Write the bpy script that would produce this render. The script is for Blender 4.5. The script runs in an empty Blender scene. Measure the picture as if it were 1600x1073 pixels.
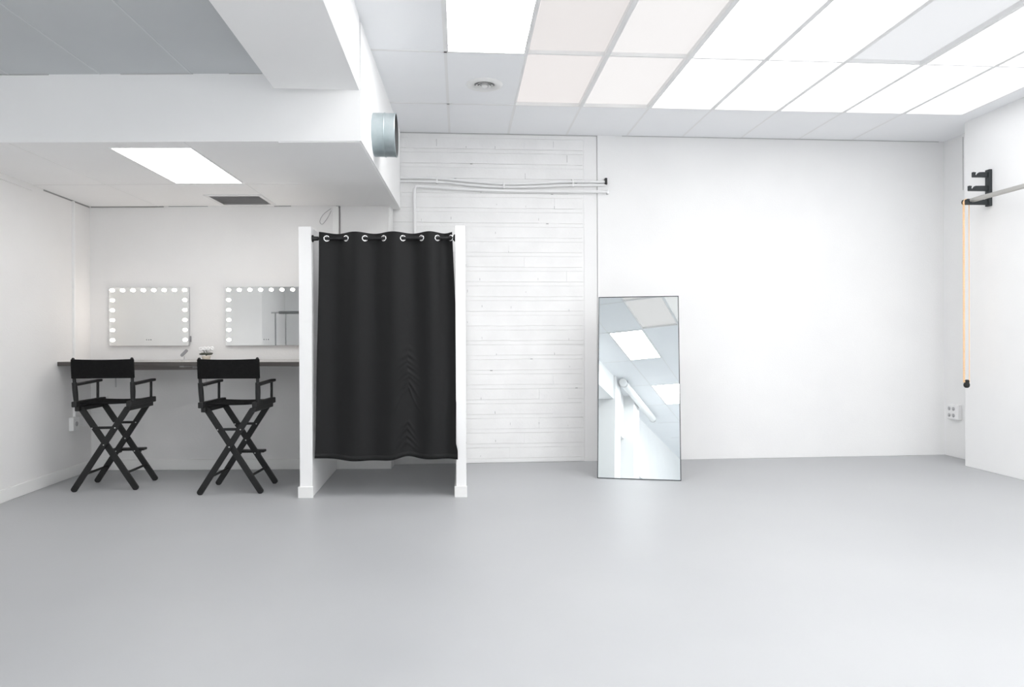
import bpy, bmesh, math, random
from mathutils import Vector, Matrix
random.seed(7)
PI = math.pi
C = bpy.context.scene.collection
D = bpy.data

# ------------------------------------------------------------------ frames of reference
# World: x to the right, y into the room, z up, metres.  The main hall is turned a little
# against the make-up alcove; W() turns hall coordinates (along wall, depth) into world ones.
RA = math.atan(.0762)
CB, SB = math.cos(RA), math.sin(RA)
def W(x, y, z=0.0):
    return (x*CB - y*SB, 7.30 + x*SB + y*CB, z)

# ------------------------------------------------------------------ materials
def mat(name, col=(.8,.8,.8), rough=.5, metal=0.0, emit=0.0, ecol=None, spec=.5):
    m = D.materials.new(name); m.use_nodes = True
    b = m.node_tree.nodes['Principled BSDF']
    b.inputs['Base Color'].default_value = (*col, 1)
    b.inputs['Roughness'].default_value = rough
    b.inputs['Metallic'].default_value = metal
    b.inputs['Specular IOR Level'].default_value = spec
    if emit:
        b.inputs['Emission Color'].default_value = (*(ecol or col), 1)
        b.inputs['Emission Strength'].default_value = emit
    return m
def nodes(m): return m.node_tree.nodes, m.node_tree.links, m.node_tree.nodes['Principled BSDF']
def mottled(name, c1, c2, scale, rough, bump=0.0, bscale=60, spec=.4, detail=6):
    m = mat(name, c1, rough, spec=spec); N, L, b = nodes(m)
    tc = N.new('ShaderNodeTexCoord')
    n = N.new('ShaderNodeTexNoise'); n.inputs['Scale'].default_value = scale; n.inputs['Detail'].default_value = detail
    r = N.new('ShaderNodeValToRGB')
    r.color_ramp.elements[0].position = .35; r.color_ramp.elements[1].position = .65
    r.color_ramp.elements[0].color = (*c1, 1); r.color_ramp.elements[1].color = (*c2, 1)
    L.new(tc.outputs['Object'], n.inputs['Vector']); L.new(n.outputs['Fac'], r.inputs['Fac']); L.new(r.outputs['Color'], b.inputs['Base Color'])
    if bump:
        n2 = N.new('ShaderNodeTexNoise'); n2.inputs['Scale'].default_value = bscale; n2.inputs['Detail'].default_value = 4
        bp = N.new('ShaderNodeBump'); bp.inputs['Strength'].default_value = bump; bp.inputs['Distance'].default_value = .004
        L.new(tc.outputs['Object'], n2.inputs['Vector']); L.new(n2.outputs['Fac'], bp.inputs['Height']); L.new(bp.outputs['Normal'], b.inputs['Normal'])
    return m

M = {}
M['plaster'] = mottled('white painted plaster', (.80,.80,.80), (.825,.825,.822), 1.6, .75, .25, 90)
M['alcove_paint'] = mottled('off white alcove paint', (.76,.755,.75), (.79,.785,.78), 1.3, .7, .25, 70)
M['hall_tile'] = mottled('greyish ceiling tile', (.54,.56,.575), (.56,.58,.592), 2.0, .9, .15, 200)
M['ceiling'] = mottled('white ceiling tile', (.845,.855,.872), (.86,.868,.882), 2.0, .9, .15, 200)
M['soffit'] = mottled('white plasterboard', (.88,.88,.878), (.90,.90,.898), 1.2, .85)
M['grid'] = mat('white ceiling bar', (.78,.78,.78), .5)
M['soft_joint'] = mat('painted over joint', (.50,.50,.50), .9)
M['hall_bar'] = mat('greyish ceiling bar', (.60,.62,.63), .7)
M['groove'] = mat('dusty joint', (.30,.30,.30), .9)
M['brick'] = mottled('white painted brick', (.80,.80,.795), (.835,.835,.83), 5, .65, .5, 45)
M['booth'] = mottled('booth white paint', (.82,.82,.82), (.84,.84,.84), 1.5, .6)
M['trim'] = mat('white satin trim', (.80,.80,.79), .4)
M['black_wood'] = mottled('black painted wood', (.007,.0072,.0075), (.010,.010,.0105), 14, .5, .2, 120)
M['black_canvas'] = mottled('black canvas', (.006,.006,.0063), (.009,.009,.0094), 40, .9, .6, 600, spec=.15)
M['steel'] = mat('brushed steel', (.55,.55,.55), .3, 1)
M['chrome'] = mat('chrome', (.85,.85,.86), .12, 1)
M['black_metal'] = mat('black metal', (.015,.015,.016), .35, .4)
M['mirror'] = mat('silvered glass', (.81,.86,.87), .0, 1)
M['vanity_glass'] = mat('vanity silvered glass', (.88,.885,.875), .02, 1)
M['alu'] = mat('satin aluminium', (.62,.62,.63), .35, .9)
M['bulb'] = mat('lit warm bulb', (1,.95,.9), .3, 0, 9.0, (1.0,.89,.79))
M['counter'] = mottled('dark grey laminate', (.29,.272,.262), (.33,.31,.298), 9, .16, spec=.7)
M['edge'] = mat('dark counter edge', (.075,.068,.064), .4)
M['batten'] = mat('brown grey batten', (.30,.27,.26), .55)
M['galv'] = mottled('galvanised sheet', (.33,.39,.405), (.44,.49,.505), 7, .38)
M['galv'].node_tree.nodes['Principled BSDF'].inputs['Metallic'].default_value = .55
M['duct_shade'] = mat('duct inside with painted shade', (.10,.10,.10), .7)
M['grille'] = mat('grey grille', (.78,.78,.78), .6)
M['plastic'] = mat('white plastic', (.80,.80,.80), .4)
M['socket_hole'] = mat('grey socket', (.45,.45,.46), .5)
M['bracket'] = mat('graphite metal', (.035,.04,.043), .45, .3)
M['tube'] = mat('grey aluminium tube', (.50,.49,.465), .35, .6)
M['chain'] = mat('orange bead chain', (.94,.64,.36), .4)
M['cable'] = mat('brown grey cable', (.13,.11,.11), .6)
M['petal'] = mat('white petal', (.85,.85,.85), .6)
M['leaf'] = mat('dark leaf', (.06,.065,.05), .5)
M['pot'] = mat('beige ceramic', (.62,.56,.48), .4)
M['greyplastic'] = mat('grey plastic', (.30,.30,.31), .4)
M['rubber'] = mat('black rubber', (.01,.01,.01), .7)
M['rack'] = mat('grey steel tube', (.24,.25,.25), .35, .6)
M['fill_pane'] = mat('added fill pane', (.8,.8,.8), .4, 0, 2.5, (.97,.985,1.0))
M['fill_pane_strong'] = mat('stronger added fill pane', (.8,.8,.8), .4, 0, 3.4, (.97,.985,1.0))
M['led'] = mat('lit diffuser', (.9,.9,.9), .4, 0, 9.0, (1.0,1.0,1.0))
M['led_soft'] = mat('alcove lit diffuser', (.9,.9,.9), .4, 0, 6.0, (1.0,.99,.975))

# floor: grey floor paint, faint mottling, seams and scuffs
def floor_mat():
    m = mat('grey floor paint', (.5,.5,.51), .36, spec=.5); N, L, b = nodes(m)
    tc = N.new('ShaderNodeTexCoord')
    n = N.new('ShaderNodeTexNoise'); n.inputs['Scale'].default_value = .8; n.inputs['Detail'].default_value = 8
    r = N.new('ShaderNodeValToRGB'); r.color_ramp.elements[0].position = .3; r.color_ramp.elements[1].position = .7
    r.color_ramp.elements[0].color = (.385,.392,.403,1); r.color_ramp.elements[1].color = (.42,.427,.437,1)
    L.new(tc.outputs['Object'], n.inputs['Vector']); L.new(n.outputs['Fac'], r.inputs['Fac'])
    # thin scuffs
    mp = N.new('ShaderNodeMapping'); mp.inputs['Rotation'].default_value = (0,0,.7); mp.inputs['Scale'].default_value = (.35,5,1)
    n3 = N.new('ShaderNodeTexNoise'); n3.inputs['Scale'].default_value = 2.2; n3.inputs['Detail'].default_value = 10
    r3 = N.new('ShaderNodeValToRGB'); r3.color_ramp.elements[0].position = .70; r3.color_ramp.elements[1].position = .78
    r3.color_ramp.elements[0].color = (0,0,0,1); r3.color_ramp.elements[1].color = (.22,.22,.22,1)
    mx = N.new('ShaderNodeMixRGB'); mx.inputs['Color2'].default_value = (.335,.34,.35,1)
    L.new(tc.outputs['Object'], mp.inputs['Vector']); L.new(mp.outputs['Vector'], n3.inputs['Vector']); L.new(n3.outputs['Fac'], r3.inputs['Fac'])
    L.new(r3.outputs['Color'], mx.inputs['Fac']); L.new(r.outputs['Color'], mx.inputs['Color1']); L.new(mx.outputs['Color'], b.inputs['Base Color'])
    rr = N.new('ShaderNodeMapRange'); rr.inputs['To Min'].default_value = .40; rr.inputs['To Max'].default_value = .55
    L.new(n.outputs['Fac'], rr.inputs['Value']); L.new(rr.outputs['Result'], b.inputs['Roughness'])
    return m
M['floor'] = floor_mat()

# curtain cloth: near black with a fine weave and a soft sheen
def curtain_mat():
    m = mat('black blackout cloth', (.0068,.0070,.0074), .62, spec=.25); N, L, b = nodes(m)
    b.inputs['Sheen Weight'].default_value = .03; b.inputs['Sheen Roughness'].default_value = .5
    tc = N.new('ShaderNodeTexCoord')
    w = N.new('ShaderNodeTexNoise'); w.inputs['Scale'].default_value = 500
    bp = N.new('ShaderNodeBump'); bp.inputs['Strength'].default_value = .2; bp.inputs['Distance'].default_value = .001
    L.new(tc.outputs['Object'], w.inputs['Vector']); L.new(w.outputs['Fac'], bp.inputs['Height']); L.new(bp.outputs['Normal'], b.inputs['Normal'])
    return m
M['curtain'] = curtain_mat()

# ------------------------------------------------------------------ mesh builder
class MB:
    def __init__(s): s.v = []; s.f = []; s.sm = []
    def add(s, vs, fs, smooth=False):
        o = len(s.v); s.v += [tuple(p) for p in vs]
        for f in fs: s.f.append(tuple(o+i for i in f)); s.sm.append(smooth)
        return s
    def box(s, x0, x1, y0, y1, z0, z1, T=None):
        vs = [(x,y,z) for z in (z0,z1) for y in (y0,y1) for x in (x0,x1)]
        if T: vs = [T(*p) for p in vs]
        return s.add(vs, [(0,2,3,1),(4,5,7,6),(0,1,5,4),(2,6,7,3),(0,4,6,2),(1,3,7,5)])
    def prism(s, pts, z0, z1, T=None):          # polygon in plan, extruded upward (counter-clockwise)
        n = len(pts)
        vs = [(p[0],p[1],z0) for p in pts] + [(p[0],p[1],z1) for p in pts]
        if T: vs = [T(*p) for p in vs]
        fs = [tuple(range(n-1,-1,-1)), tuple(range(n,2*n))] + [(i,(i+1)%n,n+(i+1)%n,n+i) for i in range(n)]
        return s.add(vs, fs)
    def extrude(s, outline, axis_o, u, w, n, depth, smooth=False):   # outline (a,b) in plane (u,w), thickness along n, centred
        o, u, w, n = Vector(axis_o), Vector(u), Vector(w), Vector(n)
        k = len(outline)
        vs = [o+u*a+w*b-n*depth/2 for a,b in outline] + [o+u*a+w*b+n*depth/2 for a,b in outline]
        return s.add(vs, [tuple(range(k-1,-1,-1)), tuple(range(k,2*k))] + [(i,(i+1)%k,k+(i+1)%k,k+i) for i in range(k)], smooth)
    def bar(s, p, q, w, h, side=(0,1,0), rnd=0):  # plank p->q, width w (perp in plane), thickness h along side; rounded ends
        p, q = Vector(p), Vector(q); d = (q-p); L = d.length; d.normalize()
        n = Vector(side); n = (n - d*n.dot(d)).normalized(); u = d.cross(n)
        if rnd:
            a = [(w/2*math.sin(t), L - w/2*rnd + w/2*rnd*math.cos(t)) for t in [PI/2 - PI*i/8 for i in range(9)]]
            b = [(w/2*math.sin(t), w/2*rnd - w/2*rnd*math.cos(t)) for t in [-PI/2 + PI*i/8 for i in range(9)]]
            out = [(x,y) for x,y in a] + [(x,y) for x,y in b]
        else: out = [(w/2,0),(w/2,L),(-w/2,L),(-w/2,0)]
        return s.extrude(out, p, u, d, n, h)
    def tube(s, pts, r, n=12, caps=True):
        pts = [Vector(p) for p in pts]; k = len(pts); rings = []
        up = None
        for i, p in enumerate(pts):
            d = (pts[min(i+1,k-1)] - pts[max(i-1,0)]).normalized()
            if up is None: up = Vector((0,0,1)) if abs(d.z) < .9 else Vector((1,0,0))
            a = (up - d*up.dot(d)).normalized(); b = d.cross(a); up = a
            rr = r[i] if isinstance(r,(list,tuple)) else r
            rings.append([p + a*(rr*math.cos(2*PI*j/n)) + b*(rr*math.sin(2*PI*j/n)) for j in range(n)])
        vs = [v for g in rings for v in g]
        fs = [(i*n+j, i*n+(j+1)%n, (i+1)*n+(j+1)%n, (i+1)*n+j) for i in range(k-1) for j in range(n)]
        s.add(vs, fs, True)
        if caps: s.add(rings[0], [tuple(range(n-1,-1,-1))]); s.add(rings[-1], [tuple(range(n))])
        return s
    def lathe(s, prof, o=(0,0,0), axis=(0,0,1), n=24, smooth=True):   # prof: (radius, height)
        o = Vector(o); ax = Vector(axis).normalized()
        a = Vector((1,0,0)) if abs(ax.x) < .9 else Vector((0,1,0)); a = (a-ax*a.dot(ax)).normalized(); b = ax.cross(a)
        vs = [o + ax*h + a*(r*math.cos(2*PI*j/n)) + b*(r*math.sin(2*PI*j/n)) for r,h in prof for j in range(n)]
        fs = [(i*n+j, i*n+(j+1)%n, (i+1)*n+(j+1)%n, (i+1)*n+j) for i in range(len(prof)-1) for j in range(n)]
        return s.add(vs, fs, smooth)
    def ball(s, c, r, n=12, sc=(1,1,1)):
        c = Vector(c); m = n//2
        vs = [c + Vector((r*sc[0]*math.sin(PI*i/m)*math.cos(2*PI*j/n), r*sc[1]*math.sin(PI*i/m)*math.sin(2*PI*j/n), r*sc[2]*math.cos(PI*i/m))) for i in range(m+1) for j in range(n)]
        return s.add(vs, [(i*n+j, (i+1)*n+j, (i+1)*n+(j+1)%n, i*n+(j+1)%n) for i in range(m) for j in range(n)], True)
    def torus(s, c, axis, R, r, n=20, k=8):
        c = Vector(c); ax = Vector(axis).normalized()
        a = Vector((0,0,1)) if abs(ax.z) < .9 else Vector((1,0,0)); a = (a-ax*a.dot(ax)).normalized(); b = ax.cross(a)
        vs = []
        for i in range(n):
            t = 2*PI*i/n; d = a*math.cos(t)+b*math.sin(t)
            vs += [c + d*(R + r*math.cos(2*PI*j/k)) + ax*(r*math.sin(2*PI*j/k)) for j in range(k)]
        return s.add(vs, [(i*k+j, ((i+1)%n)*k+j, ((i+1)%n)*k+(j+1)%k, i*k+(j+1)%k) for i in range(n) for j in range(k)], True)
    def build(s, name, material, parent=None, bevel=0.0, loc=None):
        me = D.meshes.new(name); me.from_pydata(s.v, [], s.f); me.validate()
        for p, q in zip(me.polygons, s.sm): p.use_smooth = q
        bm = bmesh.new(); bm.from_mesh(me); bmesh.ops.recalc_face_normals(bm, faces=bm.faces); bm.to_mesh(me); bm.free()
        me.materials.append(material)
        o = D.objects.new(name, me); C.objects.link(o)
        if parent: o.parent = parent
        if loc: o.location = loc
        if bevel:
            b = o.modifiers.new('bevel', 'BEVEL'); b.width = bevel; b.segments = 2; b.limit_method = 'ANGLE'; b.angle_limit = .7
        return o

def tag(o, label=None, cat=None, group=None, kind=None):
    if label: o['label'] = label
    if cat: o['category'] = cat
    if group: o['group'] = group
    if kind: o['kind'] = kind
    return o
def thing(name, label, cat, loc=(0,0,0), rotz=0.0, group=None):
    o = D.objects.new(name, None); C.objects.link(o); o.location = loc; o.rotation_euler = (0,0,rotz); o.empty_display_size = .1
    return tag(o, label, cat, group)
def struct(mb, name, material, label, cat, bevel=0.0, parent=None):
    o = mb.build(name, material, parent, bevel)
    return tag(o, label, cat, None, 'structure')
def copy_tree(o, parent=None):
    c = o.copy(); C.objects.link(c)
    if parent: c.parent = parent
    for ch in list(o.children): copy_tree(ch, c)
    return c

# ------------------------------------------------------------------ SETTING: floor and walls
HC = 3.51          # hall ceiling height
AC = 2.69          # alcove ceiling height
UC = 3.16          # ceiling height over the front left bay
struct(MB().box(-7, 8, -11, 9, -.1, 0), 'floor', M['floor'], 'grey painted floor', 'floor')

# back wall of the hall: painted bricks to the left, smooth plaster to the right
bk = MB().box(-1.75, .785, .010, .30, 0, HC+.05, W)
PER, BH, BLK = .157, .114, .312
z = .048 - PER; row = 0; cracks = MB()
while z < HC:
    za, zb_ = max(z, .004), min(z+BH, HC-.004)
    x = -1.42 - (BLK/2 if row % 2 else 0) + random.uniform(-.015,.015)
    while x < .775 and zb_-za > .02:
        x0, x1 = max(x, -1.42), min(x+BLK-random.choice((-.001,-.001,-.001,-.001,.002)), .775-random.uniform(0,.012))
        if x1-x0 > .03:
            f = .0022 + random.uniform(-.0006,.0006); t = random.uniform(-.0008,.0008); e = .002
            zs0, zs1 = za+random.uniform(-.0022,.0012), zb_-random.uniform(-.0022,.0012)
            outer = [(x0,zs0),(x1,zs0),(x1,zs1),(x0,zs1)]
            inner = [(x0,zs0+e),(x1,zs0+e),(x1,zs1-e),(x0,zs1-e)]
            vs = [W(a,.011,b) for a,b in outer] + [W(a, f+(t if b>(za+zb_)/2 else -t), b) for a,b in inner]
            bk.add(vs, [(4,5,6,7),(0,1,5,4),(1,2,6,5),(2,3,7,6),(3,0,4,7)])
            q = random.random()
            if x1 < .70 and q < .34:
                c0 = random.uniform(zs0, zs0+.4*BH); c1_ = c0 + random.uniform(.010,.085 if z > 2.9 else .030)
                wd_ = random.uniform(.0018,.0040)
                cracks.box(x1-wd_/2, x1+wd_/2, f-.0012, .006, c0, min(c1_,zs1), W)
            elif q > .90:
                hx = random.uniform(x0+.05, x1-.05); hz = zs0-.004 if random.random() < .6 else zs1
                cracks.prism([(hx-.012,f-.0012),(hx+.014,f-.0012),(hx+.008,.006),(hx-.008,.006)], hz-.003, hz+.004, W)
        x += BLK
    x = -1.42
    while x < .775 and z+BH+.006 < HC:
        x1 = min(x+random.uniform(.25,.7), .775); f = .0028 + random.uniform(-.0008,.0015)
        bk.box(x, x1, f, .011, max(.003, z+BH+.0022+random.uniform(-.0015,.0012)), min(HC-.003, z+PER-.0022+random.uniform(-.0012,.0015)), W)
        x = x1
    z += PER; row += 1
struct(bk, 'wall_back_brick', M['brick'], 'white painted brick part of the back wall behind the curtain booth', 'wall')
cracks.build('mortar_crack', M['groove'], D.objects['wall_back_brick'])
pw = MB().box(.785, .924, .004, .30, 0, HC+.05, W)
struct(pw, 'wall_back_strip', M['plaster'], 'smooth white strip between the bricks and the plaster wall', 'wall')
struct(MB().box(.931, 5.2, -.006, .30, 0, HC+.05, W).box(.913, .933, .02, .3, 0, HC+.05, W), 'wall_back', M['plaster'], 'big plain white back wall behind the leaning mirror', 'wall', .003)
# right wall with its recess at the far corner
struct(MB().box(4.60,5.2,-9.5,-.66,0,HC+.05,W).box(4.60,5.2,-17,-14.5,0,HC+.05,W).box(4.60,5.2,-14.5,-9.5,0,.9,W).box(4.60,5.2,-14.5,-9.5,2.9,HC+.05,W).box(4.868, 5.2, -.665, 0, 0, HC+.05, W), 'wall_right', M['plaster'], 'white right hand wall with the black bracket', 'wall', .004)
wn = MB()
for y in (-14.5,-12.86,-11.2,-9.56): wn.box(4.70,4.78,y,y+.06,.9,2.9,W)
wn.box(4.70,4.78,-14.44,-9.56,.9,.96,W).box(4.70,4.78,-14.44,-9.56,2.84,2.9,W)
wn = struct(wn, 'fill_window_2', M['trim'], 'added window with glowing pane in the right wall behind the camera', 'window')
MB().box(4.73,4.75,-14.48,-9.52,.91,2.89,W).build('pane', M['fill_pane_strong'], wn)  # window added to light the rear hall and its side wall
# alcove walls
struct(MB().box(-4.7, -1.243, 6.98, 7.16, 0, AC+.02), 'wall_alcove_back', M['alcove_paint'], 'off white alcove wall behind the lit mirrors', 'wall', .004)
struct(MB().prism([(-4.31,6.99),(-3.93,3.15),(-4.75,3.15),(-4.75,6.99)][::-1], 0, UC+.02), 'wall_left', M['alcove_paint'], 'off white left wall of the make-up alcove', 'wall')
struct(MB().box(-5.2, -4.95, -1.05, 3.15, 0, UC+.02), 'wall_left_front', M['alcove_paint'], 'left wall beside the camera', 'wall')
struct(MB().box(-5.2,-4.7,-1.25,-1.0,0,HC+.05).box(-1.35,-.95,-1.25,-1.0,0,HC+.05).box(-4.7,-3.3,-1.25,-1.0,0,HC+.05).box(-3.3,-1.35,-1.25,-1.0,0,.9).box(-3.3,-1.35,-1.25,-1.0,2.75,HC+.05), 'wall_front_left', M['plaster'], 'wall behind the camera on the left, with an opening for the added window', 'wall')
wn = MB()
for x in (-3.3,-2.35,-1.41): wn.box(x,x+.06,-1.20,-1.08,.9,2.75)
wn.box(-3.24,-1.41,-1.20,-1.08,.9,.96).box(-3.24,-1.41,-1.20,-1.08,2.69,2.75)
wn = struct(wn, 'fill_window_1', M['trim'], 'added window with glowing pane behind the camera on the left', 'window')
MB().box(-3.29,-1.37,-1.17,-1.15,.91,2.74).build('pane', M['fill_pane'], wn)  # added window: glowing pane brightens the alcove, cross beam and brick wall
struct(MB().box(-2.3, 5.2, -17.25, -17, 0, HC+.05, W), 'wall_rear', M['plaster'], 'far white wall behind the camera', 'wall')
# hall left side behind the camera (seen in the leaning mirror): pillar, recess, ribbed column, plain wall, door niche
struct(MB().box(-.95,-.60,-1.02,-.5,0,HC+.02), 'wall_pillar', M['plaster'], 'white pillar behind the camera seen in the leaning mirror', 'wall')
struct(MB().box(-1.25,-.72,-1.95,-1.06,2.52,HC+.02).box(-1.35,-1.0,-1.95,-1.06,0,2.52), 'wall_recess', M['plaster'], 'white recessed panel beside the pillar seen in the leaning mirror', 'wall')
col = MB().box(-1.2,-.50,-2.55,-1.92,0,HC+.02)
for k in range(4): col.box(-.50,-.485,-2.0-.16*k,-1.96-.16*k,0,3.3)
struct(col, 'wall_column', M['plaster'], 'white ribbed column seen in the leaning mirror', 'wall')
ws = MB().box(-1.95,-1.55,-17,-11.25,0,HC+.02,W).box(-1.95,-1.55,-11.25,-10.45,2.05,HC+.02,W).box(-2.15,-1.93,-11.25,-10.45,0,2.05,W).box(-1.95,-1.55,-10.45,-9.70,0,HC+.02,W)
struct(ws, 'wall_side', M['plaster'], 'long white wall with a niche beyond the column seen in the leaning mirror', 'wall')

# ------------------------------------------------------------------ SETTING: ceilings and beams
GX = [-.03, .595, 1.25, 1.865, 2.52, 3.175, 3.785, 4.40]     # bars of the lit ceiling, along the hall
GY = [-.89, -2.035, -3.19, -4.35, -5.50]                       # and in depth
mc = MB()
mc.box(-1.30, GX[0], -17, .2, HC, HC+.12, W).box(-2.3,-1.30,-17,-8.0,HC,HC+.12,W).box(GX[-1], 5.2, -17, .2, HC, HC+.12, W)
mc.box(GX[0], GX[-1], GY[0], .2, HC, HC+.12, W).box(GX[0], GX[-1], -17, GY[-1], HC, HC+.12, W)
mc.box(GX[0]-.02, GX[-1]+.02, GY[-1]-.02, GY[0]+.02, HC+.10, HC+.14, W)
struct(mc, 'ceiling', M['ceiling'], 'white tiled hall ceiling', 'ceiling')
g = MB()
for i, x in enumerate(GX[1:-1]): g.box(x-.02, x+.02, GY[-1], GY[0], HC-.004, HC+.05, W)
for y in GY[1:-1]: g.box(GX[0], GX[-1], y-.009, y+.009, HC+.001, HC+.05, W)
for x in (GX[0], GX[-1]): g.box(x-.012, x+.008, GY[-1], GY[0], HC-.003, HC+.05, W)
for y in (GY[0], GY[-1]): g.box(GX[0], GX[-1], y-.008, y+.008, HC-.003, HC+.05, W)
struct(g, 'trim_1', M['grid'], 'white bars between the lit ceiling panels', 'ceiling bars', .002)
g = MB()
for x0, ya, yb in ((-.655,-17,-.01),(-.03,-17,GY[-1]),(-.03,GY[0],-.01)): g.box(x0-.012, x0+.012, ya, yb, HC-.003, HC+.01, W)
for y in [GY[0]] + GY[1:] + [-6.95,-8.5,-9.95,-11.5,-13,-14.5]: g.box(-1.22, GX[0]-.01, y-.012, y+.012, HC-.003, HC+.01, W)
for x in (.595, 1.25, 1.865, 2.52, 3.175, 3.785): g.box(x-.01, x+.01, GY[0]+.01, -.01, HC-.0015, HC+.01, W)
struct(g, 'trim_2', M['grid'], 'flush white bars of the opaque ceiling tiles', 'ceiling bars')
# dusty shadow joint where the ceiling meets the back wall
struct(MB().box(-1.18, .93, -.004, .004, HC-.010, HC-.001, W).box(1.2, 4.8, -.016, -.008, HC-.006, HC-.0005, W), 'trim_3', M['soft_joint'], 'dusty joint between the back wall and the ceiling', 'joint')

# alcove block: cross beam in front, lowered ceiling behind it
blk = MB().prism([(-4.95,4.735),(-1.036,4.735),(-1.153,6.97),(-1.17,7.20),(-4.95,7.20)], AC, HC+.1)
struct(blk, 'ceiling_alcove', M['soffit'], 'lowered ceiling and cross beam over the make-up alcove', 'ceiling', .003)
struct(MB().prism([(-1.615,4.745),(-1.05,4.745),(-1.165,6.975),(-1.785,6.975)], AC-.005, AC+.004), 'trim_4', M['soffit'], 'flat plasterboard strip along the beam under the alcove ceiling', 'soffit')
struct(MB().prism([(-1.80,-2.56),(-1.80,-8.1),(-1.232,-8.1),(-1.228,-2.56)], 3.01, HC+.1, W), 'trim_5', M['soffit'], 'white ceiling beam running towards the camera', 'beam', .003)
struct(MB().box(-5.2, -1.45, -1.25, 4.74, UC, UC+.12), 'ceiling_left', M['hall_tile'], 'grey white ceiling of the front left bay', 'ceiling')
g = MB()
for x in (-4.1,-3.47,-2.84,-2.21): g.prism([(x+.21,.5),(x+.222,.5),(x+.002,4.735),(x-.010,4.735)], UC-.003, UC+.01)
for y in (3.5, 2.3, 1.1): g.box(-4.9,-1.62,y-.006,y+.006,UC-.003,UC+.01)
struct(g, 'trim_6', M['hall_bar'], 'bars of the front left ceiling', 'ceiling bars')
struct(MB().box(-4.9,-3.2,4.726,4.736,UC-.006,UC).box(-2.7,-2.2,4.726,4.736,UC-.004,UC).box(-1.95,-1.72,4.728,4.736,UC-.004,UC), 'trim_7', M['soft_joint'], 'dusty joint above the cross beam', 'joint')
# alcove ceiling joints and the thin dark line round its walls
g = MB()
for x in (-3.49,-2.27): g.prism([(x-.004,4.75),(x+.004,4.75),(x-.106,6.97),(x-.114,6.97)], AC-.002, AC+.004)
g.box(-4.2,-1.8,6.0,6.008,AC-.002,AC+.004)
struct(g, 'trim_8', M['grid'], 'fine joints of the alcove ceiling tiles', 'ceiling joints')
g = MB().box(-4.29,-3.55,6.968,6.981,AC-.010,AC)
g.box(-2.42,-2.25,6.97,6.981,AC-.006,AC).box(-3.5,-3.1,6.973,6.981,AC-.004,AC)
g.prism([(-4.225,6.02),(-4.215,6.02),(-4.303,6.97),(-4.313,6.97)], AC-.014, AC)
struct(g, 'trim_9', M['groove'], 'dark gap between the alcove walls and ceiling', 'joint')
struct(MB().prism([(-4.17,5.3),(-4.13,5.3),(-4.20,6.0),(-4.24,6.0)], AC-.05, AC), 'trim_10', M['alcove_paint'], 'small white strip at the top of the left wall', 'trim')
# baseboards
struct(MB().box(-4.30,-1.895,6.962,6.985,0,.105).box(-1.785,-1.236,6.962,6.985,0,.105), 'baseboard_back', M['trim'], 'white baseboard of the alcove wall', 'baseboard', .004)
struct(MB().prism([(-4.30,6.96),(-3.93+.018,3.2),(-3.93-.02,3.2),(-4.33,6.96)][::-1], 0, .105), 'baseboard_left', M['trim'], 'white baseboard of the left wall', 'baseboard', .004)
# corner bead where the alcove wall ends beside the bricks
struct(MB().box(-1.262,-1.239,6.974,7.15,0,AC-.03), 'trim_11', M['trim'], 'white corner bead at the end of the alcove wall', 'trim', .003)

# fitting booth: two partition walls that run back to the alcove wall
def skew(x0, x1, y0, y1, off):     # plan outline leaning with depth
    return [(x0,y0),(x1,y0),(x1+off*(y1-y0),y1),(x0+off*(y1-y0),y1)]
struct(MB().prism(skew(-1.775,-1.670,5.69,6.975,-.098), .0, 2.262), 'wall_booth_left', M['booth'], 'left white partition of the fitting booth', 'partition', .004)
struct(MB().prism(skew(-.470,-.386,5.69,7.20,-.072), .0, 2.262), 'wall_booth_right', M['booth'], 'right white partition of the fitting booth', 'partition', .004)
struct(MB().prism([(-1.788,5.678),(-1.662,5.678),(-1.662,5.70),(-1.788,5.70)], 0, .094).prism(skew(-1.788,-1.774,5.69,6.96,-.098),0,.094), 'baseboard_booth_left', M['trim'], 'white baseboard round the left booth partition', 'baseboard', .003)
struct(MB().prism([(-.484,5.678),(-.380,5.678),(-.380,5.70),(-.484,5.70)], 0, .094).prism(skew(-.484,-.469,5.69,7.1,-.072),0,.094), 'baseboard_booth_right', M['trim'], 'white baseboard round the right booth partition', 'baseboard', .003)

# ------------------------------------------------------------------ lit ceiling panels
ORD = ['first','second','third','fourth','fifth','sixth','seventh']
ROWN = ['back row','second row from back wall','third row from back wall','fourth row from back wall']
PINK, WARM, WHITE, BLUE = (1.0,.94,.92), (1.0,.968,.955), (1,1,1), (.955,.97,1.0)
K = .49
LIT = [[(.84*K,PINK),(.92*K,WARM),(1.2,WHITE),(1.6,WHITE),(1.8,WHITE),(1.6,BLUE),(1.2,BLUE)],
       [(.80*K,PINK),(.92*K,WARM),(1.2,WHITE),(1.6,WHITE),(.86*K,BLUE),(2.0,WHITE),(2.0,WHITE)],
       [(.80*K,PINK),(.92*K,WARM)] + [(2.4,WHITE)]*5,
       [(.80*K,PINK),(.92*K,WARM)] + [(2.4,WHITE)]*5]
PMAT = {}
for r in range(4):
    for c in range(7):
        s, col_ = LIT[r][c]
        if (s,col_) not in PMAT: PMAT[(s,col_)] = mat('lit panel', (.25,.25,.25), .6, 0, s, col_, .2)
        o = MB().box(GX[c]+.004, GX[c+1]-.004, GY[r+1]+.004, GY[r]-.004, HC+.030, HC+.044, W).build('light_panel', PMAT[(s,col_)])
        hue = 'pinkish white' if col_ is PINK else 'bluish white' if col_ is BLUE else 'white'
        tag(o, f'{hue} glowing ceiling panel, {ORD[c]} from left, {ROWN[r]}', 'light panel', 'glowing ceiling panels')

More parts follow.
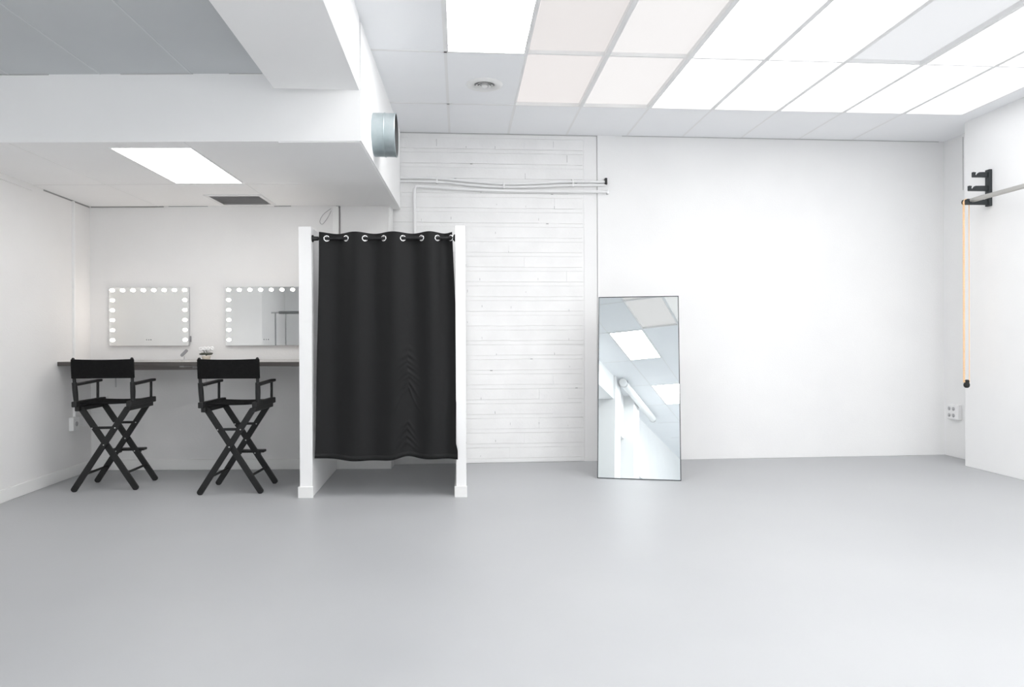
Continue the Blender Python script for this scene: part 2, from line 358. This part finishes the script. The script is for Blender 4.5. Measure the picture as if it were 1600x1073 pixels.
def led(x0, x1, y0, y1, zc, T, label, m):
    root = thing('ceiling_light', label, 'ceiling light', T((x0+x1)/2,(y0+y1)/2,zc), 0, 'square white LED ceiling lights')
    L = Vector(T((x0+x1)/2,(y0+y1)/2,zc))
    def TT(x,y,zz): return Vector(T(x,y,zz)) - L
    f = MB(); t = .012
    for a in ((x0,x1,y0,y0+t),(x0,x1,y1-t,y1),(x0,x0+t,y0+t,y1-t),(x1-t,x1,y0+t,y1-t)): f.box(*a, zc-.006, zc+.01, TT)
    f.build('frame', M['grid'], root)
    MB().box(x0+t, x1-t, y0+t, y1-t, zc-.004, zc+.006, TT).build('diffuser', m, root)
led(-.655+.012, -.03-.014, -3.18, -2.045, HC, W, 'bright rectangular ceiling light beside the pinkish panels, nearest the round vent', M['led'])
led(-.655+.012, -.03-.014, -6.92, -5.53, HC, W, 'bright ceiling light seen as the upper one in the leaning mirror', M['led'])
led(-.655+.012, -.03-.014, -9.93, -8.55, HC, W, 'bright ceiling light seen as the lower one in the leaning mirror', M['led'])
for n_, (xa, ya) in enumerate(((1.25,-6.9),(3.175,-6.9),(1.25,-9.9),(3.175,-9.9),(1.865,-12.9),(3.785,-12.9))):  # extra lights added out of view to brighten the rear ceiling
    led(xa+.012, xa+.60, ya, ya+1.38, HC, W, f'added fill light far behind the camera, {ORD[n_]} of the rear ones', M['led'])
def TA(x, y, zz): return (x - .055*(y-4.86), y, zz)
led(-2.864, -2.275, 4.86, 5.96, AC, TA, 'bright rectangular ceiling light in the low alcove ceiling', M['led_soft'])

# ------------------------------------------------------------------ vents and duct
vx, vy, _ = W(-.334, -1.39)
v = thing('ceiling_vent', 'round white ceiling vent of concentric rings behind the bright light', 'vent', (vx,vy,HC))
MB().lathe([(.100,-.012),(.118,-.020),(.150,-.010),(.158,-.001),(.158,.0),(.1,.0)], n=40).build('rim', M['trim'], v)
for k, (ra, zz) in enumerate(((.100,-.008),(.078,-.012),(.055,-.015))):
    MB().lathe([(ra-.018,zz+.010),(ra-.003,zz-.004),(ra,zz-.006),(ra-.001,zz-.002),(ra-.016,zz+.012),(ra-.018,zz+.010)], n=36).build('ring', M['trim'], v)
MB().lathe([(.0,-.024),(.022,-.022),(.032,-.014),(.0,-.012)], n=24).build('center_cap', M['trim'], v)
MB().lathe([(0,-.002),(.104,-.002)], n=32).build('backing', M['groove'], v)

v = thing('ceiling_grille', 'grey rectangular air grille in the alcove ceiling behind the light', 'vent', (-2.64,6.67,AC))
f = MB()
def TG(x,y,zz): return (x-.05*y, y, zz)
for a in ((-.275,.275,-.235,-.20),(-.275,.275,.20,.235),(-.275,-.237,-.20,.20),(.237,.275,-.20,.20)): f.box(*a, -.010, .0, TG)
f.build('frame', M['grid'], v, .002)
MB().box(-.237,.237,-.20,.20,-.002,.0,TG).build('backing', M['socket_hole'], v)
for k in range(13):
    y = -.185 + k*.031
    MB().add([TG(-.237,y,-.010),TG(.237,y,-.010),TG(.237,y+.020,-.003),TG(-.237,y+.020,-.003),TG(-.237,y+.002,-.010),TG(.237,y+.002,-.010),TG(.237,y+.022,-.003),TG(-.237,y+.022,-.003)],
             [(0,1,2,3),(4,7,6,5),(0,4,5,1),(2,6,7,3)]).build('slat', M['grille'], v)

# galvanised duct stub out of the beam
dl = (-1.072,5.33,2.911)
v = thing('duct_stub', 'short round galvanised duct stub poking out of the white beam', 'duct', dl)
MB().lathe([(.165,-.02),(.165,.165),(.168,.170),(.168,.178),(.162,.178),(.162,-.02)], axis=(1,.0762,0), n=48).build('pipe', M['galv'], v)
MB().lathe([(.1615,-.01),(.1605,.177)], axis=(1,.0762,0), n=48).build('shade_liner', M['duct_shade'], v)  # dark colour stands in for the shade inside the duct mouth
MB().lathe([(0,.06),(.158,.06)], axis=(1,.0762,0), n=32).build('damper_plate', M['duct_shade'], v)
MB().lathe([(.166,.085),(.1685,.088),(.1685,.094),(.166,.097)], axis=(1,.0762,0), n=48).build('seam', M['galv'], v)

# ------------------------------------------------------------------ conduits on the brick wall
def hall_path(pts, y=-.028): return [W(x, y, zz) for x, zz in pts]
def smooth_path(pts, n=8):
    out = []; k = len(pts)
    for i in range(k-1):
        p0, p1, p2, p3 = pts[max(i-1,0)], pts[i], pts[i+1], pts[min(i+2,k-1)]
        for j in range(n):
            t = j/n
            out.append(tuple(.5*(2*p1[m] + (p2[m]-p0[m])*t + (2*p0[m]-5*p1[m]+4*p2[m]-p3[m])*t*t + (-p0[m]+3*p1[m]-3*p2[m]+p3[m])*t**3) for m in range(len(p1))))
    return out + [pts[-1]]
c1 = [(-1.20,3.022),(-.80,3.020),(-.42,2.990),(-.08,2.972),(.30,2.985),(.62,3.004),(1.02,3.006)]
c2 = [(-1.20,2.986),(-.80,2.984),(-.42,2.954),(-.08,2.938),(.30,2.948),(.62,2.966),(1.02,2.972)]
c3 = [(-.99,2.935),(-.70,2.918),(-.30,2.902),(.10,2.898),(1.04,2.900)]
for pts, lab in ((c1,'uppermost sagging white conduit on the brick wall'),(c2,'middle sagging white conduit just under the uppermost one on the bricks')):
    v = thing('conduit_pipe', lab, 'conduit', W(0,0,2.95))
    L = Vector(v.location)
    P = [Vector(p)-L for p in hall_path(smooth_path(pts))]
    MB().tube(P, .0135, 10).build('pipe', M['plastic'], v)
    for x in (-.79,-.08,.66):
        zz = min(smooth_path(pts), key=lambda q: abs(q[0]-x))[1]
        MB().box(x-.010,x+.010,-.046,.002,zz-.018,zz+.018,lambda a,b,c: Vector(W(a,b,c))-L).build('clip', M['plastic'], v, .003)
    if pts is c1: MB().box(1.005,1.03,-.05,.0,2.975,3.045,lambda a,b,c: Vector(W(a,b,c))-L).build('end_clip', M['black_metal'], v, .003)
v = thing('conduit_pipe', 'lowest white conduit that turns down the bricks behind the booth', 'conduit', W(0,0,2.9))
L = Vector(v.location)
P = [Vector(W(x,-.028,zz))-L for x,zz in [(-1.025,2.0),(-1.025,2.86),(-1.022,2.90),(-1.008,2.928)] + smooth_path(c3)]
MB().tube(P, .0165, 10).build('pipe', M['plastic'], v)
MB().box(1.03,1.05,-.045,.0,2.875,2.915,lambda a,b,c: Vector(W(a,b,c))-L).build('end_clip', M['alu'], v, .003)

# ------------------------------------------------------------------ booth: rod and curtain
RZ, RY = 2.167, 5.735
rod = thing('curtain_rod', 'black tension curtain rod between the booth partitions', 'curtain rod', (-1.07,RY,RZ))
MB().tube([(-.58,0,0),(.577,0,0)], .0125, 16).build('pole', M['black_metal'], rod)
MB().lathe([(0,.0),(.030,.0),(.030,.010),(.019,.016),(.017,.052),(.0,.055)], o=(-.605,0,0), axis=(1,0,0)).build('end_cap', M['black_metal'], rod)
MB().lathe([(0,.0),(.030,.0),(.030,.010),(.019,.016),(.017,.052),(.0,.055)], o=(.598,0,0), axis=(-1,0,0)).build('end_cap', M['black_metal'], rod)

px2x = lambda px, y=5.72: (px-800)/1066.7*y
GRP = [px2x(p) for p in (510.5,541,570.5,600,630,659,684,705)]
def phase(x):      # rises by pi between neighbouring grommets
    if x <= GRP[0]: return (x-GRP[0])/(GRP[1]-GRP[0])*PI
    for i in range(7):
        if x <= GRP[i+1]: return (i + (x-GRP[i])/(GRP[i+1]-GRP[i]))*PI
    return 7*PI + (x-GRP[7])/(GRP[7]-GRP[6])*PI
ZT, NX, NZ = 2.215, 220, 150
CREASE = [(.515,.5,.03,.35),(.545,.8,.045,.40),(.572,1.0,.05,.42),(.592,.8,.05,.45),(.622,1.1,.055,.45),(.640,.7,.05,.5),(.668,1.0,.05,.75),(.690,.6,.075,1.2),(.845,.8,.045,.7),(.872,1.0,.055,.7),(.905,1.0,.06,.55),(.935,.8,.05,.5)]
def cloth(u, t):   # u across 0..1, t down 0..1
    x = -1.610 + u*1.112
    ph = phase(x)
    amp = .028*(1-.45*min(1,t*1.6)) + .004*t
    # fabric behind the rod between grommets 0-1, 2-3, ... (rod seen there), in front otherwise
    y = RY + amp*math.sin(ph) + .012*t*math.sin(u*7+1.2) - .028*t*t - .055*u**6*t**2
    zb = .322 + .010*math.sin(u*5.2+2.6) + .030*math.exp(-((u-.655)/.075)**2) - .008*math.exp(-((u-.26)/.12)**2) - .012*u
    zz = ZT - .0055*math.sin(ph)*(1-min(1,t*12)) - (ZT-zb)*t
    # flare to the sides lower down
    x += (-.045*(1-u)**2.2*t**1.2) + (.032*u**3*min(1,t*2.5)) + (.014*math.exp(-((1-u)/.03)**2)*max(0,min(1,(t-.93)/.03)))
    x += .004*math.sin(t*9+u*3)*t
    # pinched herringbone creases
    d = abs(u-.655-.006*math.sin(t*40))
    if d < .16:
        for (tc, am, wd, sl) in CREASE:
            q = t - tc - d*sl
            if abs(q) < .05:
                y -= am*.015*math.exp(-(q/.0065)**2)*math.exp(-(d/wd)**2)*(1 if u < .655 else .85)
    y += -.010*math.exp(-((u-.655)/.04)**2)*max(0,t-.5)
    return (x, y, zz)
tl = [ i/NZ for i in range(NZ+1)]
tl = sorted(set([j*.0016 for j in range(40)] + [.064 + (1-.064)*k/NZ for k in range(1,NZ+1)]))
us = [i/NX for i in range(NX+1)]
vs = [cloth(u,t) for t in tl for u in us]
fs = []
for j in range(len(tl)-1):
    for i in range(NX):
        a, b, c, d = j*(NX+1)+i, j*(NX+1)+i+1, (j+1)*(NX+1)+i+1, (j+1)*(NX+1)+i
        cx = (vs[a][0]+vs[c][0])/2; cz = (vs[a][2]+vs[c][2])/2
        if any((cx-gx)**2+(cz-RZ)**2 < .0165**2 for gx in GRP): continue
        fs.append((a,b,c,d))
cur = thing('curtain', 'long black curtain hanging on the booth rod', 'curtain', (-1.07,RY,RZ))
L = Vector(cur.location)
cl = MB().add([Vector(p)-L for p in vs], fs, True).build('cloth', M['curtain'], cur)
so = cl.modifiers.new('thick','SOLIDIFY'); so.thickness = .002; so.offset = 0
# hem: a doubled band along the bottom edge
hv = [Vector(cloth(u,t))-L + Vector((0,off,0)) for off in (-.0022,.0022) for t in (.978,1.0) for u in us]
n1 = NX+1; hf = []
for i in range(NX):
    hf += [(i,i+1,n1+i+1,n1+i),(2*n1+i+1,2*n1+i,3*n1+i,3*n1+i+1),(n1+i,n1+i+1,3*n1+i+1,3*n1+i),(i+1,i,2*n1+i,2*n1+i+1)]
MB().add(hv, hf, True).build('hem', M['curtain'], cur)
for k, gx in enumerate(GRP):
    du = 1e-3; u = (gx+1.610)/1.112; t = (ZT-RZ)/(ZT-.33)
    pa, pb = Vector(cloth(u-du,t)), Vector(cloth(u+du,t)); tan = (pb-pa).normalized(); nrm = Vector((tan.y,-tan.x,0))
    MB().torus(Vector((gx,Vector(cloth(u,t)).y,RZ))-L, nrm, .0225, .0055, 24, 8).build('grommet', M['chrome'], cur)

# ------------------------------------------------------------------ make-up mirrors
def vanity(x0, x1, z0, z1, label, hidden_right=False):
    w, h = x1-x0, z1-z0; yb, yf = 6.978, 6.943
    root = thing('makeup_mirror', label, 'mirror', ((x0+x1)/2, yb, (z0+z1)/2), 0, 'make-up mirrors above the counter')
    MB().box(-w/2,w/2,-(yb-yf)+.004,0,-h/2,h/2).build('frame', M['alu'], root, .003)
    MB().box(-w/2+.002,w/2-.002,-(yb-yf),-(yb-yf)+.004,-h/2+.002,h/2-.002).build('glass', M['vanity_glass'], root)
    bm_ = MB().ball((0,0,0), .0175, 14, (1.12,.7,.92)).lathe([(.014,.0),(.014,.009),(0,.009)], axis=(0,1,0), n=14)
    me = None
    pos = [(-w/2+.036+(w-.072)*i/7, h/2-.032) for i in range(8)] + [(sx*(w/2-.036), h/2-.032-(h-.092)*k/5) for sx in (-1,1) for k in range(1,6)]
    for (bx, bz) in pos:
        if me is None: o = bm_.build('bulb', M['bulb'], root); me = o
        else: o = me.copy(); C.objects.link(o); o.parent = root
        o.location = (bx, -(yb-yf)-.0095, bz)
    for k in (-1,0,1):
        MB().lathe([(0,0),(.006,0),(.006,.001),(0,.001)], o=(k*.022,-(yb-yf)-.001,-h/2+.062), axis=(0,-1,0), n=12).build('touch_button', M['greyplastic'], root)
    return root
m1 = vanity(-4.098,-3.288,1.267,1.865,'make-up mirror ringed with lit bulbs nearest the left wall')
MB().box(.405,.417,-.012,.0,-.26,-.20).build('power_plug', M['greyplastic'], m1)
vanity(-2.915,-2.083,1.265,1.864,'make-up mirror ringed with lit bulbs partly hidden by the booth partition')

# ------------------------------------------------------------------ counter with brackets and rail
cn = thing('counter', 'dark grey wall-mounted make-up counter under the lit mirrors', 'counter', (-3.1,6.6,1.12))
L = Vector(cn.location)
pl = [(-4.250,6.385),(-1.862,6.02),(-1.915,6.975),(-4.305,6.975)]
MB().prism([(x-L.x,y-L.y) for x,y in pl], -.034, .004).build('worktop', M['counter'], cn, .004)
pe = [(-4.252,6.379),(-1.861,6.014),(-1.862,6.0205),(-4.250,6.3855)]
MB().prism([(x-L.x,y-L.y) for x,y in pe], -.034, .0035).build('edge_band', M['edge'], cn, .001)
MB().box(-4.28-L.x,-2.95-L.x,6.945-L.y,6.978-L.y,-.098,-.036).build('support_rail', M['batten'], cn, .003)
for bx in (-4.02,-3.1,-2.05):
    b = MB().box(bx-.02-L.x,bx+.02-L.x,-.20,.335,-.052,-.0345).build('bracket', M['alu'], cn, .002)
    MB().extrude([(0,0),(.30,0),(.30,-.22),(.28,-.22),(.28,-.03),(0,-.02)], (bx-L.x,.03,-.05), (0,1,0), (0,0,1), (1,0,0), .006).build('gusset', M['alu'], cn)

# counter clutter
s1 = thing('tabletop_stand', 'small grey tilted stand on the counter between the lit mirrors', 'stand', (-3.225,6.72,1.124))
MB().lathe([(0,0),(.035,0),(.035,.006),(.006,.010),(.005,.045),(0,.045)], n=16).build('base', M['alu'], s1)
MB().bar((-.035,0,.040),(.030,0,.105),.030,.010,(0,1,0),1).build('holder', M['greyplastic'], s1, .002)
s2 = thing('flower_pot', 'small beige pot with white blossoms standing on the counter', 'flower pot', (-3.02,6.72,1.124))
MB().lathe([(0,0),(.032,0),(.043,.042),(.040,.045),(.0,.038)], o=(.01,0,0), n=20).build('pot', M['pot'], s2)
for k in range(7):
    a = k*.9; r_ = .05+.01*(k%3)
    MB().ball((.01+.6*r_*math.cos(a), .6*r_*math.sin(a), .062+.004*(k%2)), .028, 8, (1.2,.5,.4)).build('leaf', M['leaf'], s2)
for k in range(9):
    a = k*2.4; r_ = .018+.005*k
    b = MB()
    for j in range(5): b.ball((.005+r_*math.cos(a)+.012*math.cos(j*1.257), r_*math.sin(a)-.006, .104+.006*(k%3)+.012*math.sin(j*1.257)), .011, 8, (1,.5,1))
    b.build('blossom', M['petal'], s2)
b = MB()
for k in range(5): b.tube([(.01,0,.04),(.005+.03*math.cos(k*1.3),.02*math.sin(k*1.3),.10)],.002,6)
b.build('stem', M['leaf'], s2)

# ------------------------------------------------------------------ director's chairs
def directors_chair():
    root = thing('directors_chair', '', 'chair')
    TOPX, FOOTX, TOPZ, HY = .205, .262, .725, .205
    def legx(t): return -TOPX + (TOPX+FOOTX)*t
    for sy in (-1, 1):
        for s in (-1, 1):
            y = sy*HY + s*.0125
            lg = MB().bar((-s*TOPX, y, TOPZ+.012), (s*FOOTX, y, .002), .050, .022, (0,1,0), .8).build('leg', M['black_wood'], root, .003)
        bz = .555; t = (TOPZ-bz)/TOPZ; bx = abs(legx(t))
        MB().bar((-bx-.01, sy*HY, bz), (bx+.01, sy*HY, bz), .022, .016, (0,1,0)).build('brace', M['black_wood'], root, .002)
        for (x_, z_) in ((-bx,bz),(bx,bz),(0,TOPZ*(1-TOPX/(TOPX+FOOTX)))):
            MB().lathe([(0,.004),(.005,.003),(.0065,0)], o=(x_, sy*HY-.026, z_), axis=(0,-1,0), n=12).build('bolt', M['steel'], root)
    for s in (-1, 1):
        z_ = .15; x_ = s*legx((TOPZ-z_)/TOPZ)
        MB().tube([(x_,-HY,z_),(x_,HY,z_)], .011, 10).build('stretcher', M['black_wood'], root)
        # arm and seat rails, posts
        MB().box(s*.225-.022, s*.225+.022, -.265, .265, .742, .792).build('seat_rail', M['black_wood'], root, .006)
        MB().box(s*.212-.018, s*.212+.018, -.245, .245, .705, .745).build('leg_block', M['black_wood'], root, .006)
        MB().tube([(s*.236,-.205,.785),(s*.239,-.212,.87),(s*.241,-.222,.955)], [.019,.0215,.020], 12).build('back_post', M['black_wood'], root)
        MB().tube([(s*.240,-.222,.945),(s*.243,-.236,1.155),(s*.243,-.2365,1.166),(s*.243,-.2365,1.172)], [.0135,.0135,.0115,.004], 12).build('back_upright', M['black_wood'], root)
        MB().tube([(s*.236,.175,.785),(s*.236,.178,.940)], .0115, 10).build('arm_post', M['black_wood'], root)
        a = MB().bar((s*.238,-.215,.936),(s*.238,.235,.952),.050,.022,(0,0,1),.7); a.build('armrest', M['black_wood'], root, .004)
    # footrest on the front legs
    MB().box(-.145,.145,HY+.020,HY+.105,.283,.305).build('footrest', M['black_wood'], root, .005)
    for s in (-1,1):
        MB().box(s*.088-.012,s*.088+.012,HY+.012,HY+.09,.262,.284).build('footrest_arm', M['black_wood'], root, .002)
        MB().lathe([(0,.004),(.005,.003),(.0065,0)], o=(s*.082, HY-.026, .288), axis=(0,-1,0), n=12).build('bolt', M['steel'], root)
    # canvas seat, sagging between the rails
    n = 16; S = MB(); top = []; bot = []
    for j, y in enumerate((-.205,.205)):
        for i in range(n+1):
            x = -.215 + .43*i/n; zz = .782 - .007*math.sin(PI*i/n)
            top.append((x,y,zz)); bot.append((x,y,zz-.014 if 0<i<n else zz-.008))
    k = n+1; vv = top+bot; ff = []
    for i in range(n):
        ff += [(i,i+1,k+i+1,k+i),(2*k+i+1,2*k+i,3*k+i,3*k+i+1),(i+1,i,2*k+i,2*k+i+1),(k+i,k+i+1,3*k+i+1,3*k+i)]
    S.add(vv, ff, True).build('seat', M['black_canvas'], root)
    # canvas back, wrapped round both uprights
    cs = [(-.262,0),(-.255,-.017),(-.235,-.020)] + [(-.235+.47*i/10, -.020+.014*math.sin(PI*i/10)) for i in range(1,10)] + [(.235,-.020),(.255,-.017),(.262,0),(.255,.017),(.235,.018)] + [(.235-.47*i/10, .018+.012*math.sin(PI*i/10)-.028*math.sin(PI*i/10)) for i in range(1,10)] + [(-.235,.018),(-.255,.017)]
    nn = len(cs); B = MB(); zs = [.990,.994,1.03,1.075,1.12,1.152,1.158]; vv = []
    for zi in zs:
        e = 1.0 if .992 < zi < 1.156 else .985
        for x, y in cs: vv.append((x*e, y*e -.2245 - (zi-.955)*.065, zi - .006*math.cos(PI*x/.53)*(1 if zi>1.1 else 0) ))
    ff = [(a*nn+i, a*nn+(i+1)%nn, (a+1)*nn+(i+1)%nn, (a+1)*nn+i) for a in range(len(zs)-1) for i in range(nn)]
    ff += [tuple(range(nn-1,-1,-1)), tuple(range((len(zs)-1)*nn, len(zs)*nn))]
    B.add(vv, ff, True).build('backrest', M['black_canvas'], root)
    return root
ch = directors_chair()
ch.location = (-3.600, 6.195, 0); ch.rotation_euler = (0,0,math.radians(6))
tag(ch, 'tall black director\'s chair at the counter, nearest the left wall', 'chair', 'director\'s chairs at the counter')
c2_ = copy_tree(ch)
c2_.location = (-2.425, 6.045, 0); c2_.rotation_euler = (0,0,math.radians(2.5))
tag(c2_, 'tall black director\'s chair at the counter, beside the curtain booth', 'chair')

# ------------------------------------------------------------------ leaning full-length mirror
mr = thing('floor_mirror', 'tall frameless-looking mirror with thin dark edge leaning before the white wall', 'mirror', ((.800+1.559)/2,(6.439+6.313)/2,0), math.radians(-10.6))
TL = math.radians(11.1); ct, st = math.cos(TL), math.sin(TL)
def TM(x, d, u): return (x, u*st + d*ct, u*ct - d*st + .001)     # d: depth behind the glass, u: up along the glass
w, h = .772, 1.763
f = MB(); t = .007
for a in ((-w/2,w/2,0,t),(-w/2,w/2,h-t,h),(-w/2,-w/2+t,t,h-t),(w/2-t,w/2,t,h-t)): f.box(a[0],a[1],-.004,.024,a[2],a[3],TM)
f.build('frame', M['bracket'], mr)
MB().box(-w/2+t,w/2-t,0,.006,t,h-t,TM).build('glass', M['mirror'], mr)
MB().box(-w/2+t,w/2-t,.007,.018,t,h-t,TM).build('back_board', M['batten'], mr)
MB().prism([(-.16,0),(.16,0),(.13,.012),(-.13,.012)], 0, .004).add([TM(-.12,.022,1.25),TM(.12,.022,1.25),TM(.12,.036,1.25),TM(-.12,.036,1.25),(-.16,.62,0),(.16,.62,0),(.16,.64,0),(-.16,.64,0)],[(0,1,2,3),(4,7,6,5),(0,4,5,1),(2,6,7,3),(0,3,7,4),(1,5,6,2)]).build('prop_stand', M['batten'], mr)

# ------------------------------------------------------------------ backdrop roller on the right wall
def hall_thing(name, label, cat, x, y, zz):
    t_ = thing(name, label, cat, W(x,y,zz), RA); return t_
wx = 4.60
def hook_bracket(y, label):
    b = hall_thing('backdrop_bracket', label, 'bracket', wx, y, 2.645)
    MB().box(-.032,0,-.028,.028,-.055,.300).build('plate', M['bracket'], b, .003)
    for zz, ln in ((.225,.155),(.092,.197),(-.042,.226)):
        out = [(0,0),(0,.050),(-.04-.02,.050),(-(ln-.065),.048),(-(ln-.042),.020),(-(ln-.036),.016),(-(ln-.028),.018),(-(ln-.022),.026),(-(ln-.030),.046),(-ln+.002,.050),(-ln,.042),(-ln,.004),(-ln+.006,0)]
        MB().extrude(out, (-.028,0,zz), (1,0,0), (0,0,1), (0,1,0), .026).build('hook', M['bracket'], b, .002)
    return b
hook_bracket(-1.0, 'black three-hook backdrop bracket screwed to the right wall')
hook_bracket(-3.55, 'black three-hook backdrop bracket outside the picture')
rx, rz = wx-.190, 2.6455
rl = hall_thing('backdrop_roller', 'grey metal backdrop tube resting on the wall bracket', 'tube', rx, -.955, rz)
MB().tube([(0,-2.75,0),(0,-.045,0)], .0225, 20).build('tube', M['tube'], rl)
MB().lathe([(0,0),(.021,0),(.021,.020),(.013,.028),(.013,.040),(.026,.044),(.026,.052),(.015,.058),(.015,.085),(.028,.090),(.028,.104),(.010,.108),(0,.108)], o=(0,-.045,0), axis=(0,1,0), n=24).build('expander', M['black_metal'], rl)
MB().lathe([(.0165,.0),(.0165,.022)], o=(0,.0165,0), axis=(0,1,0), n=20).build('chain_wheel', M['chrome'], rl)
chn = hall_thing('bead_chain', 'long orange bead chain loop hanging from the roller with black weight', 'chain', rx, -.928, rz)
zt, zb = 0.0, -1.775
for sx, sy, rr in ((-.026,-.006,.0062),(-.026,.008,.0062),(.028,0,.0058)):
    b = MB(); step = .0165; n_ = int((zt-zb)/step); prof = []
    for i in range(n_+1):
        z0_ = zt - i*step
        prof += [(rr*.8,z0_+.003),(rr,z0_),(rr*.8,z0_-.003),(rr*.35,z0_-step*.5)]
    b.lathe(prof, o=(sx,sy,0), axis=(0,0,1), n=8).build('strand', M['chain'], chn)
MB().torus((0,0,0),(0,1,0),.027,.005,20,6).build('wheel_wrap', M['chain'], chn)
MB().lathe([(0,-.052),(.014,-.050),(.026,-.036),(.028,-.016),(.022,-.004),(.023,.018),(.017,.028),(0,.030)], o=(0,0,zb), n=20).build('weight', M['rubber'], chn)

# ------------------------------------------------------------------ sockets, conduits, cables
so_ = hall_thing('socket_box', 'white four-socket box low on the recessed right wall', 'socket', 4.868, -.19, .50)
MB().box(-.045,0,-.085,.085,-.08,.08).build('housing', M['plastic'], so_, .006)
for dy in (-.012,.052):
    for dz in (-.036,.036):
        MB().lathe([(.0,.0),(.021,0),(.021,.002),(0,.002)], o=(-.045,dy,dz), axis=(-1,0,0), n=16).build('socket', M['socket_hole'], so_)
cv = hall_thing('conduit_pipe', 'white vertical conduit above the four-socket box in the right corner', 'conduit', 4.856, -.34, 2.0)
MB().box(-.010,.010,-.012,.012,-1.42,1.49).build('trunking', M['plastic'], cv, .002)
MB().box(-.012,.008,.012,.020,.9,1.47).build('gap_line', M['soft_joint'], cv)
LW = lambda y: -4.31 + (6.983-y)*.0990      # left wall face
cv = thing('conduit_pipe', 'white vertical conduit down the left wall through the counter end', 'conduit', (LW(6.655)+.010,6.655,1.65), math.radians(5.6))
MB().box(-.010,.014,-.012,.012,-1.068,-.566).box(-.010,.010,-.012,.012,-.525,1.03).build('trunking', M['plastic'], cv, .002)
for zz in (-.70,.2): MB().box(-.011,.014,-.018,.018,zz-.012,zz+.012).build('clip', M['plastic'], cv, .002)
so_ = thing('socket_box', 'small white socket box low on the left wall under the counter', 'socket', (LW(6.62),6.62,.515), math.radians(5.6))
MB().box(0,.045,-.055,.055,-.065,.065).build('housing', M['plastic'], so_, .005)
MB().lathe([(0,.0),(.024,0),(.024,.002),(0,.002)], o=(.045,0,0), axis=(1,0,0), n=16).build('socket', M['socket_hole'], so_)
so_ = thing('switch_box', 'small white wall box beside the left corner behind the chair', 'socket', (LW(6.80),6.80,.52), math.radians(5.6))
MB().box(0,.03,-.04,.04,-.05,.05).build('housing', M['plastic'], so_, .004)
cv = thing('conduit_pipe', 'thin white horizontal conduit low in the left alcove corner', 'conduit', (-4.15,6.966,.60))
MB().box(-.148,.02,-.010,.010,-.010,.010).box(.0,.02,-.010,.010,.01,.16).build('trunking', M['plastic'], cv, .002)
MB().box(-.16,-.140,-.19,-.01,-.010,.010,lambda x,y,zz:(x+.0-.099*(y)-.008,y,zz)).build('side_trunking', M['plastic'], cv, .002)
struct(MB().box(-1.822,-1.762,6.960,6.985,0,AC-.01), 'trim_12', M['trim'], 'white trunking up the alcove wall behind the booth', 'trim', .003)
cb = tag(MB().tube([(-1.752,6.972,2.690),(-1.752,6.972,2.66),(-1.752,6.972,1.2),(-1.752,6.972,.12)], .0038, 8).build('cable', M['cable']), 'thin dark cable running down the wall above the curtain', 'cable')
cb2 = tag(MB().tube(smooth_path([(-1.84,6.972,2.66),(-1.92,6.972,2.60),(-1.955,6.970,2.53),(-1.93,6.970,2.50),(-1.88,6.972,2.56),(-1.84,6.972,2.635)]), .0022, 6).build('cable', M['greyplastic']), 'thin grey wire loop on the alcove wall above the booth', 'cable')
tag(MB().box(-1.785,-1.748,6.962,6.980,2.668,2.688).build('junction_clip', M['groove']), 'small dark clip under the alcove ceiling where the cable starts', 'clip')

# ------------------------------------------------------------------ behind the camera, seen in the mirrors
dp = thing('overhead_pipe', 'thick white pipe under the ceiling seen in the leaning mirror', 'pipe', (-.36,-2.1,3.41))
MB().tube([(-.12,1.45,0),(.02,-1.45,0)], .08, 20).build('pipe', M['plastic'], dp)
for y in (1.35,-1.4): MB().lathe([(.082,-.02),(.088,-.02),(.088,.02),(.082,.02)], o=(-.05-.048*y,y,0), axis=(-.048,1,0), n=20).build('collar', M['alu'], dp)
rk = thing('clothes_rack', 'grey steel clothes rack reflected in the make-up mirror by the booth', 'clothes rack', (-3.55,2.30,0))
MB().tube([(-.40,0,1.80),(.70,0,1.80)], .024, 12).build('rail', M['rack'], rk)
MB().tube([(-.53,0,1.80),(-.40,0,1.80)], .013, 10).build('rail_end', M['alu'], rk)
MB().tube([(-.285,0,.18),(-.285,0,1.80)], .010, 10).build('upright', M['rack'], rk)
for x in (-.46,.64):
    MB().tube([(x,0,.06),(x,0,1.80)], .011, 10).build('upright', M['rack'], rk)
    MB().tube([(x,-.24,.06),(x,.24,.06)], .014, 10).build('foot', M['rack'], rk)
    for y in (-.22,.22): MB().torus((x,y,.03),(1,0,0),.018,.012,14,8).build('caster', M['rubber'], rk)
MB().tube([(-.46,0,.18),(.64,0,.18)], .011, 10).build('lower_bar', M['rack'], rk)

# ------------------------------------------------------------------ camera, world, view
cam = D.cameras.new('camera'); cam.lens = 36*1066.7/1600; cam.sensor_width = 36; cam.sensor_fit = 'HORIZONTAL'
co = D.objects.new('camera', cam); C.objects.link(co)
co.matrix_world = Matrix.Translation((0,0,1.30)) @ Matrix.Rotation(PI/2 - 3.9/1066.7, 4, 'X') @ Matrix.Rotation(-.0045, 4, 'Z')
cam.clip_start = .05
bpy.context.scene.camera = co
wd = D.worlds.new('world'); bpy.context.scene.world = wd; wd.use_nodes = True
wd.node_tree.nodes['Background'].inputs['Color'].default_value = (.8,.85,.9,1)
wd.node_tree.nodes['Background'].inputs['Strength'].default_value = .3
sc = bpy.context.scene
sc.view_settings.view_transform = 'Standard'; sc.view_settings.look = 'None'
sc.view_settings.exposure = 0.70; sc.view_settings.gamma = 1.0; sc.view_settings.use_curve_mapping = False
try:
    sc.cycles.max_bounces = 14; sc.cycles.diffuse_bounces = 10; sc.cycles.glossy_bounces = 6
except Exception: pass
